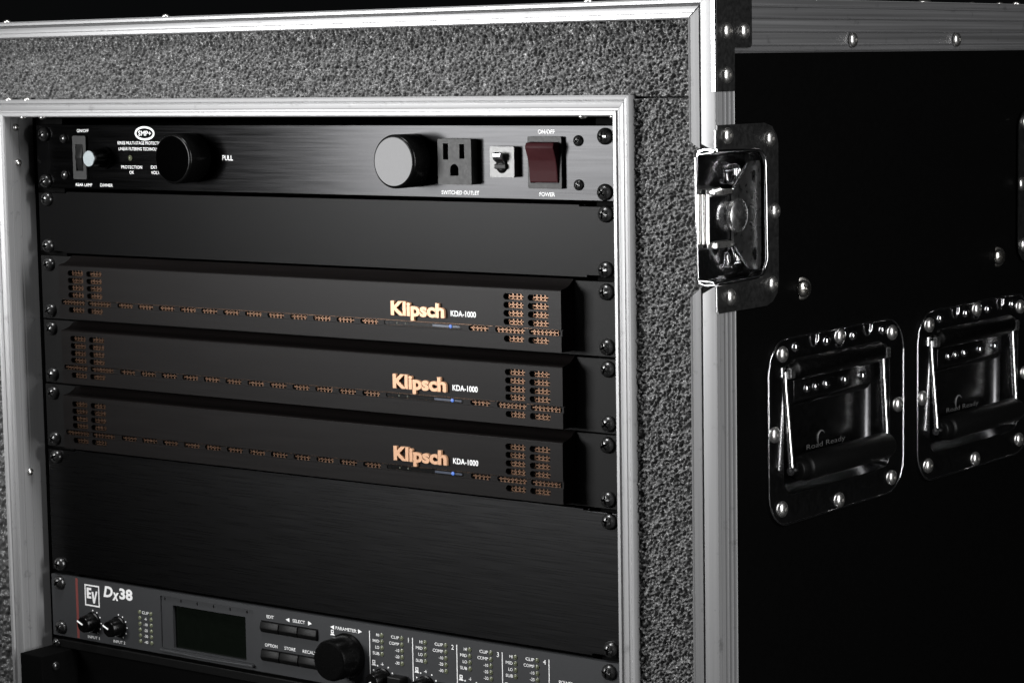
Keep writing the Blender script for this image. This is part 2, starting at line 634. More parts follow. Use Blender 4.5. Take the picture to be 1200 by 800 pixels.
sweep(lip_profile(), [lambda d: (XI + d, ZI + d - g), lambda d: (XI + d, -430)], case, 'opening_frame', 'frame_aluminium_z')
sweep(lip_profile(), [lambda d: (-XI - d, ZI + d - g), lambda d: (-XI - d, -430)], case, 'opening_frame', 'frame_aluminium_z')
for x, y, z, rot in ((-XI + 0.3, -8.7, -25.8, ROT_SIDE), (-XI + 0.3, -9.9, -1.5, ROT_SIDE), (-XI + 0.3, -8.7, -240, ROT_SIDE)):
    place('rivet', M_RIVET_S, (x, y, z), case, rot)
for x in (-240, -221, 226, 247):
    place('rivet', M_RIVET_S, (x, -12, ZI), case, ROT_DOWN)
for x in (-247, -228.5):
    place('rivet', M_RIVET_S, (x, -18.5, ZO2), case, ROT_UP)

# ---- rack rails and dark interior
for s in (-1, 1):
    mb = MB()
    mb.box(min(s * 222, s * 248.6), max(s * 222, s * 248.6), 6.2, 9, -430, 4)
    mb.box(min(s * 245, s * 248.6), max(s * 245, s * 248.6), 9, 40, -430, 4)
    mb.build('rack_rail', 'interior_black', case, 0)
MB().box(-249, 249, 300, 304, -430, 5).box(-249, 249, 6, 304, 5.2, 8).box(-253, -249.5, 6.3, 304, -430, 5).box(249.5, 253, 6.3, 304, -430, 5).box(-249, 249, 6, 304, -436, -431).build('inner_lining', 'interior_black', case, 0)

# ---- outer edge extrusions: top front
def strip_profile_top():
    return [(58.4, -12), (58.4, -19.2), (59.2, -20.2), (61.4, -20.3), (62.0, -19.9), (63.6, -19.9), (65.2, -19.5), (66.0, -17.6), (66.6, -18.6), (67.0, -20.6), (68.6, -20.8), (69.4, -20.0), (69.4, -12)]
pr = strip_profile_top()
vs, fs = [], []
n = len(pr)
for end in (0, 1):
    for z, y in pr:
        xm = 302.2 + (z - 58.4) * 1.02
        vs.append((-xm if end == 0 else xm - 0.25, y, z))
for i in range(n):
    fs.append((i, (i + 1) % n, n + (i + 1) % n, n + i))
fs += [tuple(range(n)), tuple(range(n, 2 * n))]
MB().raw(vs, fs).build('edge_trim', 'aluminium_x', case, 20, recalc=True)

# top front: ribbed flange lying on the lid surface, and side top band
MB().box(-SX + 1, SX - 31, YF + 0.6, YF + 29, ZT - 1.4, ZT + 0.2, 0.3).build('edge_trim', 'aluminium_x', case)
MB().box(SX - 30.6, SX - 0.2, YF + 0.6, YB - 0.6, ZT - 1.4, ZT + 0.2, 0.3).build('edge_trim', 'aluminium_y', case)

def ribbed(u0, u1, ribs, x):
    """profile across a flange: list of (u, x) with shallow ribs"""
    pts = [(u0, x - 1.6), (u0, x)]
    for a, b in ribs:
        pts += [(a, x - 0.5), (a + 0.5, x + 0.55), (b - 0.5, x + 0.55), (b, x - 0.5)]
    pts += [(u1, x), (u1, x - 1.6)]
    return pts
# side top band along Y, fine lines running with it
pts = ribbed(39.4, ZT - 0.1, [(39.8, 41.0), (43.0, 44.0), (50.5, 51.5), (58.0, 59.0), (64.5, 66)], SX + 0.2)
mb = MB()
mb.prism([(x, z) for z, x in pts], 'y', YF + 0.4, YB - 0.4)
mb.build('edge_trim', 'band_aluminium', case, 20, recalc=True, label='aluminium band along the top of the side')
# vertical corner: side flange with ribs, two front strips; upper piece and lower piece with a gap for the latch
def corner_piece(z_top, z_bot, cut_top, cut_bot, yflip=False):
    def Y(y):
        return 400.0 - y if yflip else y
    pts = ribbed(-19.4, 0.2, [(-17.4, -14.9), (-12.6, -10.2), (-8.0, -5.6), (-3.4, -1.0)], SX + 0.2)
    mb = MB()
    mb.prism([(x, Y(y)) for y, x in pts], 'z', z_bot[2], z_top[2])
    mb.build('edge_trim', 'aluminium_z', case, 20, recalc=True)
    # front strips: cross-section (x, y)
    for k, prof in enumerate((
            [(302.0, -13), (302.0, -19.4), (303.0, -20.4), (303.8, -19.9), (308.6, -19.0), (309.4, -17.0), (309.9, -16.0), (309.9, -13)],
            [(310.15, -13), (310.15, -16.6), (311.0, -20.9), (313.5, -20.75), (317.9, -20.3), (SX + 0.5, -20.0), (SX + 0.5, -13)])):
        vs, fs = [], []
        n = len(prof)
        for end in (0, 1):
            for x, y in prof:
                zz = (cut_bot if end == 0 else cut_top)(x)
                vs.append((x, Y(y), zz))
        for i in range(n):
            fs.append((i, (i + 1) % n, n + (i + 1) % n, n + i))
        fs += [tuple(range(n)), tuple(range(n, 2 * n))]
        MB().raw(vs, fs).build('edge_trim', 'aluminium_z', case, 20, recalc=True)
    MB().box(302.5, SX - 2.4, min(Y(-13.2), Y(0)), max(Y(-13.2), Y(0)), z_bot[2], z_top[2]).build('corner_core', 'interior_black', case, 0)
mitre = lambda x: min(58.15 + (x - 302.2) / 1.02, ZT - 0.1)
up_bot = lambda x: -7.7 - (x - 302.1) * 0.65 if x < 310 else -9.1 - (x - 310.4) * 0.5
lo_top = lambda x: -92.5 + (x - 304) * 0.9 if x < 310 else -90.8 + (x - 311.8) * 0.55
flat_b = lambda x: ZB
for fl in (False, True):
    corner_piece((0, 0, 58), (0, 0, -2), mitre, up_bot, fl)
    corner_piece((0, 0, -97), (0, 0, ZB), lo_top, flat_b, fl)
for s_y in (YF, YB - 18):
    MB().box(-SX - 1.0, -SX + 17, s_y, s_y + 18, ZB, 58, 0.8).build('edge_trim', 'aluminium_z', case)
MB().box(-SX - 1.3, -SX - 0.1, YF + 0.4, YB - 0.4, 39.4, ZT, 0.3).build('edge_trim', 'aluminium_y', case)
for y in (131.9, 265.9):
    place('rivet', M_RIVET, (SX + 0.5, y, 46.4), case, ROT_SIDE)
    place('rivet', M_RIVET, (SX - 22, y, ZT + 0.2), case, ROT_UP)
for x in (-250.5, -100, 232):
    place('rivet', M_RIVET_S, (x, -14, ZT + 0.2), case, ROT_UP)
for y, x in ((341, 293), (366, 301), (368, 312)):
    place('rivet', M_RIVET_S, (x, y, ZT + 0.2), case, ROT_UP)
for y, z in ((73.9, -95.8), (328.6, -95.7)):
    o = place('screw', M_PANELSCREW, (SX - 1.0, y, z), case, (0.4, math.radians(90), 0), label='large zinc screw with washer on the black side')

# ---- corner brace
def brace(fl):
    Y = (lambda y: 400.0 - y) if fl else (lambda y: y)
    r = 2.0
    out = [(-19.8, 18.8), (-1.0, 18.8), (-1.0, 42.4), (15.5, 42.4), (17.1, 44.0), (17.1, ZT + 0.6), (-19.8, ZT + 0.6)]
    mb = MB()
    mb.prism([(Y(a), b) for a, b in out], 'x', SX + 0.8, SX + 1.4, 0.2)
    br = mb.build('corner_brace', 'satin_steel', case)
    mb = MB()
    mb.prism([(SX - 0.9, 18.8), (SX + 1.4, 18.8), (SX + 1.4, ZT + 0.6), (SX - 0.9, ZT + 0.6)], 'y', Y(-20.9), Y(-21.5), 0.15)
    mb.build('brace_edge', 'chrome', br)
    for a, b in ((-9.4, 51.4), (8.5, 51.4), (-9.7, 27.6)):
        place('rivet', M_RIVET, (SX + 1.4, Y(a), b), br, ROT_SIDE)
brace(False); brace(True)

# ---- butterfly latches
def latch(fl):
    Y = (lambda y: 400.0 - y) if fl else (lambda y: y)
    org = (SX, Y(0), -50)
    la = empty('butterfly_latch', org, '', '')
    la.parent = case
    la.location = (Vector(org) - W[case]) * MM
    del la['category']
    la['label'] = 'recessed steel butterfly latch at the ' + ('rear edge' if fl else 'front corner') + ' of the side'
    FM = lambda x: (lambda u, v, w: (x - w, Y(u), v))
    # C-shaped flange
    out = [(-19.8, 0.7), (30, 0.7), (38, -1.5), (43, -6.5), (44.6, -11), (44.6, -90), (43, -95.5), (38, -100), (31, -102), (-19.8, -102)]
    inner = [(-19.8, -85.5), (22, -85.5), (27, -84.4), (30.5, -81), (32, -76), (32, -24), (30.5, -18.5), (27, -15), (22, -13.8), (-19.8, -13.8)]
    poly = out + inner
    MB().plate(poly, [], FM(SX + 1.4), 0.7).build('flange', 'satin_steel', la, 0)
    # bright rolled rim round the dish opening
    rim = [(SX + 0.7, Y(-20), -12.9)] + [(SX + 0.9, Y(a), b) for a, b in reversed(inner[1:-1])] + [(SX + 0.7, Y(-20), -86.3)]
    MB().tube(rim, 0.9, 10).build('rim', 'chrome', la, 60)
    # dish: floor, and walls swept round the opening
    floor_x = 306.8
    ring = list(reversed(inner))
    vs, fs = [], []
    steps = [(0, SX + 0.6), (-1.2, SX - 0.8), (-1.8, floor_x + 5), (-0.5, floor_x + 1.2), (2.5, floor_x)]
    cy, cz = 2.0, -49.6
    for k, (d, x) in enumerate(steps):
        for a, b in ring:
            aa = a if a < -19 else a - d * (1 if a > 20 else 0) * min(1, (a - 5) / 25)
            bb = b - d * (1 if b > cz else -1) * min(1.0, abs(b - cz) / 36)
            vs.append((x, Y(aa), bb))
    n = len(ring)
    for k in range(len(steps) - 1):
        for i in range(n - 1):
            fs.append((k * n + i, k * n + i + 1, (k + 1) * n + i + 1, (k + 1) * n + i))
    base = (len(steps) - 1) * n
    fs.append(tuple(range(base, base + n)))
    m0 = MB(); m0.raw(vs, fs)
    bmesh.ops.remove_doubles(m0.bm, verts=m0.bm.verts[:], dist=1e-4)
    bmesh.ops.recalc_face_normals(m0.bm, faces=m0.bm.faces[:])
    bmesh.ops.solidify(m0.bm, geom=m0.bm.faces[:], thickness=0.9)
    m0.build('dish', 'chrome', la, 50)
    # rolled front edge of the dish, returning to the corner trim
    e = [(SX + 0.6, Y(-20.6), -2), (SX + 0.6, Y(-20.6), -11.6), (SX + 0.2, Y(-20.8), -13.4), (SX - 1.2, Y(-20.8), -14.2), (floor_x + 1.6, Y(-20.6), -15.2), (floor_x, Y(-20.6), -16.8), (floor_x + .3, Y(-20.6), -50),
         (floor_x + .9, Y(-20.6), -82.5), (floor_x + 2.2, Y(-20.6), -84.2), (SX - 1.2, Y(-20.8), -85), (SX + 0.1, Y(-20.8), -85.8), (SX + 0.6, Y(-20.8), -87.5), (SX + 0.6, Y(-20.6), -101)]
    MB().tube(e, 0.55, 10).build('rim', 'chrome', la, 60)
    # catch plate with ribs on the front
    mb = MB()
    mb.box(307.8, 314.5, min(Y(-19.5), Y(4)), max(Y(-19.5), Y(4)), -63.5, -37.5, 0.8)
    mb.build('catch_block', 'chrome', la)
    for x in (308.6, 311.4, 314.2):
        MB().tube([(x, Y(-20.0), -64), (x, Y(-20.0), -37)], 0.95, 10).build('catch_rib', 'rivet_steel', la, 60)
    MB().box(309, 316.5, min(Y(-14), Y(2)), max(Y(-14), Y(2)), -37.4, -34.8, 0.5).tube([(314.6, Y(-15), -35.6), (316.6, Y(-11), -34.6)], 1.6).build('catch_lug', 'rivet_steel', la)
    MB().box(309, 315.5, min(Y(-13), Y(6)), max(Y(-13), Y(6)), -67.0, -63.6, 0.5).build('catch_lug', 'rivet_steel', la)
    # springs beside the hub
    for zc in (-27.5, -73.0):
        mb = MB()
        mb.tube([(311.0 + 3.0 * math.cos(t), Y(8.0 + 1.9 * t / (2 * math.pi)), zc + 5.5 * math.sin(t)) for t in [k * math.pi / 8 for k in range(65)]], 0.75, 8)
        mb.build('spring', 'chrome', la, 60)
    # hub
    mb = MB()
    mb.lathe([(12.0, 0), (12.0, 0.8), (11.4, 1.4), (10.0, 1.7), (8.7, 2.6), (8.4, 4.4), (8.9, 5.4), (9.4, 6.0), (9.4, 7.8), (9.1, 8.4), (8.4, 8.8), (6.5, 9.3), (3.5, 9.7), (0, 9.8)], 'x', (310.4, Y(5.2), -49.6), 48)
    mb.build('hub', 'arm_steel', la, 30)
    # butterfly wing
    wing = [(2.6, -37), (2.6, -35.0), (4.6, -33.4), (17.6, -21.8), (19.5, -20.4), (30.0, -20.4), (31.6, -22.0), (32.2, -26), (32.2, -75), (31.6, -79.5), (29.5, -81.2), (19.8, -80.8), (17.9, -79.5), (4.8, -67), (2.6, -65.2), (2.6, -62)]
    holes = [circ(24.2, -28.8, 2.2, 16, 3.6), circ(25.0, -72.4, 2.2, 16, 3.6)]
    wg = MB().plate(wing, holes, FM(316.6), 1.6).build('wing', 'wing_steel', la, 0)
    edge = [(316.4, Y(a), b) for a, b in (wing[1:4])]
    MB().tube(edge, 0.75, 8).build('wing_edge', 'chrome', la, 60)
    MB().tube([(316.4, Y(a), b) for a, b in wing[12:15]], 0.75, 8).build('wing_edge', 'chrome', la, 60)
    if not fl:
        lettering('ROAD READY', 0, 0, 0, 2.6, la, 'stamp_grey', width=36, bold=-0.005, fmap=lambda u, v, e_: (316.66, 25.0 - v, -50.2 + u), name='engraving')
    for a, b in ((-9.7, -5.3), (35.2, -8.3), (40.2, -49.2), (36.8, -90.1), (-7.6, -93.9)):
        place('rivet', M_RIVET, (SX + 1.4, Y(a), b), la, ROT_SIDE)
latch(False); latch(True)

# ---- recessed spring handles
def side_handle(c, label):
    cy, cz = c
    org = (SX, cy, cz)
    h = bpy.data.objects.new('side_handle', None)
    COL.objects.link(h); h.parent = case
    h.empty_display_size = 0.02
    h.location = (Vector(org) - W[case]) * MM
    W[h] = Vector(org); h['label'] = label
    D = cy - 114.0
    Yc = lambda y: y + D
    # plate with rounded corners and opening
    pl = MB().plate(rrect(cy - 81.3, cy + 81.3, -231, -122, 21, 10), [rrect(cy - 65, cy + 63, -214.5, -136, 10)], SIDE(SX + 1.0), 2.0)
    pl.build('plate', 'chrome', h, 0)
    # fine raised bead following the plate edge
    bead = [(SX + 0.9, y, z) for y, z in rrect(cy - 80.6, cy + 80.6, -230.3, -122.7, 20.5, 10)]
    MB().tube(bead + [bead[0]], 0.55, 8).build('plate_bead', 'chrome', h, 60)
    # dish
    steps = [(0, SX + 0.9), (0.3, SX - 1), (1.2, SX - 8), (3, SX - 11), (7, SX - 12)]
    vs, fs = [], []
    n = None
    for d, x in steps:
        lp = rrect(cy - 65 + d, cy + 63 - d, -214.5 + d, -136 - d * 0.6, 10)
        n = len(lp)
        vs += [(x, a, b) for a, b in lp]
    for k in range(len(steps) - 1):
        for i in range(n):
            j = (i + 1) % n
            fs.append((k * n + i, k * n + j, (k + 1) * n + j, (k + 1) * n + i))
    b0 = (len(steps) - 1) * n
    fs.append(tuple(range(b0, b0 + n)))
    dm = MB(); dm.raw(vs, fs)
    bmesh.ops.recalc_face_normals(dm.bm, faces=dm.bm.faces[:])
    bmesh.ops.solidify(dm.bm, geom=dm.bm.faces[:], thickness=0.8)
    dm.build('dish', 'dish_steel', h, 40)
    # pressed housing over the hinge, inside the dish, with a row of small bosses
    MB().prism([(SX - 13.5, -141), (SX - 5, -141), (SX - 3.6, -146), (SX - 3.6, -160.5), (SX - 6, -164), (SX - 13.5, -167)], 'y', cy - 44, cy + 48, 0.8).build('hinge_housing', 'dish_steel', h)
    for y in (83.9, 93.9, 106.5, 129.2, 151.3):
        place('boss', M_BOSS, (SX - 3.6, Yc(y), -155.4), h, ROT_SIDE)
    for y in (63.7, 99.6, 131.2, 167.4):
        place('boss', M_BOSS, (SX + 1.0, Yc(y), -128.8), h, ROT_SIDE)
    for y in (84.5, 149.0):     # half-round pressed lugs
        mb = MB()
        mb.tube([(SX + 1.3, Yc(y) + 4.6 * math.cos(t), -124.0 + 6.5 * math.sin(t)) for t in [math.pi + math.pi * k / 12 for k in range(13)]], [0.15 + 0.7 * k / 12 for k in range(13)], 8)
        mb.build('pressed_lug', 'chrome', h, 60)
    mb = MB()
    mb.tube([(SX + 1.1, Yc(114.8) + 6.4 * math.cos(t), -125.5 + 8.5 * math.sin(t)) for t in [math.pi * 1.25 + math.pi * 0.75 * k / 12 for k in range(13)]], 0.6, 8)
    mb.build('pressed_lug', 'chrome', h, 60)
    # hinge tube
    mb = MB()
    mb.lathe([(0, 0), (3.6, 0), (4.4, 0.8), (4.6, 5), (6.2, 7), (6.8, 9), (6.8, 108), (6.2, 111), (4.6, 113), (4.4, 117), (3.6, 118), (0, 118)], 'y', (SX - 1.0, cy - 60, -141.5), 32)
    mb.build('hinge_tube', 'hinge_black', h, 40)
    for y in (55.5, 170.0):
        MB().box(SX + 1.0, SX + 4.2, Yc(y) - 3, Yc(y) + 3, -146, -139.5, 0.8).build('hinge_end', 'arm_steel', h)
    # spring-loaded arms
    for y0, y1 in ((52.0, 52.8), (168.6, 167.0)):
        MB().tube([(SX + 0.2, Yc(y0), -142), (SX + 0.5, Yc(y0), -150), (SX + 4.0, Yc(y1), -195), (SX + 4.3, Yc(y1), -199)], 1.75, 12).build('arm', 'arm_steel', h, 60)
    MB().tube([(SX + 4.3, Yc(51.4), -199), (SX + 4.3, Yc(60), -199)], 2.6, 12).build('arm_end', 'chrome', h, 60)
    # rubber grip
    gp = MB()
    gp.lathe([(0, 0), (3.4, 0), (5.6, 0.8), (6.2, 1.6), (6.2, 9), (7.4, 10), (7.9, 11.2), (8.0, 107), (7.4, 109.5), (6.0, 110.5), (0, 110.6)], 'y', (SX + 4.3, cy - 58, -198.8), 36)
    gp.build('grip', 'rubber', h, 40)
    # stamped mark on the dish floor
    mx = SX - 11.15
    f0 = lambda oy, oz: (lambda u, v, e_: (mx + 0.05, Yc(oy) + u, oz + v))
    lettering('Road Ready', 0, 0, 0, 3.0, h, 'stamp_grey', width=46, bold=-0.012, fmap=f0(119.7, -192.4), name='engraving')
    mb = MB()
    mb.tube([(mx + 0.1, Yc(114) + 4.6 * math.cos(t), -189.0 + 4.6 * math.sin(t)) for t in [math.pi * 0.2 + math.pi * 1.1 * k / 14 for k in range(15)]], [0.15 + 0.4 * math.sin(math.pi * k / 14) for k in range(15)], 6)
    mb.build('engraving', 'stamp_grey', h, 60)
    for a, b in ((48.6, -131.4), (114.8, -127.4), (179.6, -131.4), (39.2, -176.6), (187.3, -176.8), (47.4, -220.7), (113.6, -225.4), (178.8, -221.2)):
        place('rivet', M_RIVET, (SX + 1.0, Yc(a) + 0.4, b), h, ROT_SIDE)
side_handle(HC[0], 'recessed steel handle with black grip nearer the front corner')
side_handle(HC[1], 'recessed steel handle with black grip farther from the front corner')

# ================================================================== RACK UNITS
U = 44.45
XR = 232.55
def unit_screws(root, ztop, zbot, y):
    for s in (-1, 1):
        for z in (ztop, zbot):
            screw((s * XR + rng.uniform(-0.4, 0.4), y, z + rng.uniform(-0.3, 0.3)), root)

# ---------------- power conditioner (top unit)
pc = empty('power_conditioner', (0, 0, -U), 'brushed black power conditioner with two big round knobs and red rocker switch', 'power conditioner')
MB().prism([(-241.3, -43.2), (-241.3, 0), (241.3, 0), (241.3, -43.2)], 'y', 0, 3.2, 0.3).build('front_panel', 'black_brushed_fine', pc)
MB().box(-216, 216, 3.3, 200, -42.5, -0.7).build('chassis', 'interior_black', pc, 0)
unit_screws(pc, -6.35, -38.1, 0)
for s, zz in ((-1, -9.3), (-1, -33.9), (1, -8.8), (1, -34.2)):
    screw((s * 214, 0, zz), pc, 'small_screw', M_SMALL)
def big_knob(x, z, r, d, root, y=0, face='knob_face', name='pull_out_lamp', lab=None):
    o = MB().lathe([(r * 0.93, 0), (r * 0.93, 2), (r, 2.6), (r, d - 1.6), (r - 0.25, d - 0.8), (r - 0.75, d - 0.25), (r - 1.5, d), (0, d)], 'y', (x, y, z), 56, -1).build(name, 'gloss_black_plastic', root, 30, label=lab)
    MB().lathe([(r - 1.5, 0), (r - 1.7, 0.3), (0, 0.3)], 'y', (x, y - d, z), 56, -1).build('cap', face, o, 30)
    return o
big_knob(-92.3, -21.2, 16.2, 20, pc)
big_knob(92.3, -21.2, 16.2, 20, pc)
MB().box(99.4, 101.5, -19, -15, -21.8, -19.8, 0.3).build('lamp_pin', 'print_white', pc)
# rear-lamp switch and dimmer
sw = MB().plate(rrect(-204.4, -191.6, -36.6, -7.4, 1.0), [rrect(-201.6, -194.4, -31, -13, 0.6)], FRONT(-1.6), 1.6).build('lamp_switch', 'outlet_grey', pc)
MB().prism([(0.4, -31), (-0.4, -31), (-2.8, -22), (-1.0, -13), (0.4, -13)], 'x', -201.2, -194.8, 0.2).build('rocker', 'black_plastic', sw)
dk = MB().lathe([(7.4, 0), (7.4, 1.5), (6.5, 2.5), (6.1, 8), (5.9, 14), (5.4, 15), (0, 15)], 'y', (-174.6, 0, -22), 40, -1).build('dimmer_knob', 'gloss_black_plastic', pc)
MB().lathe([(5.3, 0), (5.1, 0.4), (0, 0.4)], 'y', (-174.6, -15, -22), 40, -1).build('cap', 'silver_cap', dk)
# printed emblem: oval ring
em = MB().plate(circ(-136.8, -5.6, 9.2, 40, 4.7), [circ(-136.8, -5.6, 7.6, 40, 3.3)], FRONT(-0.12), 0.1).build('emblem', 'print_white', pc, 0)
lettering('SMP+', -136.8, -5.6, 0, 3.2, pc, width=12.0, bold=0.014)
lettering('SERIES MULTI-STAGE PROTECTION', -162.7, -12.0, 0, 2.0, pc, width=43, align='l', bold=0.008)
lettering('LINEAR FILTERING TECHNOLOGY', -161.7, -15.9, 0, 2.0, pc, width=41, align='l', bold=0.008)
place('led', M_LED, (-150.5, 0, -21.9), pc, ROT_FRONT).scale = (1.25, 1.25, 1.6)
lettering('PROTECTION', -150, -28.0, 0, 2.0, pc, width=19.6, bold=0.008)
lettering('OK', -150, -31.5, 0, 2.0, pc, bold=0.008)
lettering('EXTREME', -132, -27.8, 0, 2.0, pc, width=14, align='l', bold=0.008)
lettering('VOLTAGE', -132, -31.4, 0, 2.0, pc, width=14, align='l', bold=0.008)
lettering('PULL', -62.5, -21.1, 0, 3.1, pc, width=9.2, bold=0.014)
lettering('ON/OFF', -195.5, -4.0, 0, 2.0, pc, width=11.5, bold=0.008)
lettering('REAR LAMP', -196, -40.4, 0, 2.0, pc, width=16, bold=0.008)
lettering('DIMMER', -174.4, -40.4, 0, 2.0, pc, width=12, bold=0.008)
lettering('SWITCHED OUTLET', 127, -40.1, 0, 2.2, pc, width=28.5, bold=0.014)
lettering('ON/OFF', 191.2, -3.7, 0, 2.3, pc, width=12.0, bold=0.014)
lettering('POWER', 191.2, -40.0, 0, 2.3, pc, width=11.2, bold=0.014)
# mains outlet with slots
gnd = [(124.4, -29.8), (130.8, -29.8), (130.8, -26.0)] + [(127.6 + 3.2 * math.cos(a), -26.0 + 3.2 * math.sin(a)) for a in [math.pi * k / 10 for k in range(1, 10)]] + [(124.4, -26.0)]
ol = MB().plate(rrect(115.2, 140.4, -35, -8.0, 0.8), [rrect(119.2, 123.2, -20.3, -10.6, 0.3), rrect(131.6, 135.4, -19.6, -11.0, 0.3), gnd], FRONT(-6.2), 6.2).build('mains_outlet', 'outlet_grey', pc, 0)
MB().box(116, 139.5, -1.6, -0.2, -34, -9).build('contact_block', 'interior_black', ol, 0)
# circuit breaker
bk = MB().plate(rrect(153, 170.8, -30.3, -12.3, 0.8), [circ(161.8, -23.3, 4.4, 20)], FRONT(-4.4), 4.4).build('circuit_breaker', 'breaker_grey', pc, 0)
MB().lathe([(4.6, 0), (4.6, 1.2), (3.2, 2.6), (2.2, 3)], 'y', (161.8, -3.0, -23.6), 20, -1).build('collar', 'black_plastic', bk)
MB().prism([(-1, -25.5), (-9.5, -19.6), (-9.8, -16.4), (-8.6, -15.2), (-1, -20.5)], 'x', 158.8, 164.8, 0.6).build('toggle', 'chrome', bk)
MB().box(157.6, 166, -6.4, -4, -25.4, -22.4, 0.5).build('toggle_guard', 'black_plastic', bk)
# red rocker
rk = MB().plate(rrect(179.4, 203.6, -36.6, -6.4, 0.8), [rrect(181.0, 202.0, -33.4, -9.4, 0.4)], FRONT(-2.6), 2.6).build('power_switch', 'outlet_grey', pc, 0)
MB().prism([(0, -33.2), (-3.6, -33.0), (-4.2, -26), (-5.2, -20), (-8.2, -12.6), (-7.2, -9.8), (0, -9.6)], 'x', 181.3, 201.7, 0.7).build('rocker', 'rocker_red', rk)

# ---------------- blank panels
def blank_panel(z0, z1, screws_z, mat, label, y=0.0):
    o = empty('blank_panel', (0, 0, z1), label, 'blank panel')
    pts = [(-241.3, z1 + 1.2), (-241.3, z0 - 1.0), (-214, z0 - 1.0), (-214, z0), (214, z0), (214, z0 - 1.0), (241.3, z0 - 1.0), (241.3, z1 + 1.2), (219, z1 + 1.2), (219, z1), (-219, z1), (-219, z1 + 1.2)]
    MB().prism(pts, 'y', y, y + 3, 0.25).build('plate', mat, o)
    MB().box(-216, 216, y + 3.1, y + 14, z0 - 1.6, z0 - 0.2).box(-216, 216, y + 3.1, y + 14, z1 + 0.2, z1 + 1.6).build('return_edge', mat, o, 0)
    unit_screws(o, screws_z[0], screws_z[1], y)
    return o
blank_panel(-45.4, -87.4, (-6.35 - U, -38.1 - U), 'powder_black', 'matte black single-height blank panel between power conditioner and top amplifier')
blank_panel(-5 * U - 0.8, -7 * U + 1.2, (-6.35 - 5 * U, -38.1 - 6 * U), 'black_brushed', 'tall brushed black blank panel below the three amplifiers')

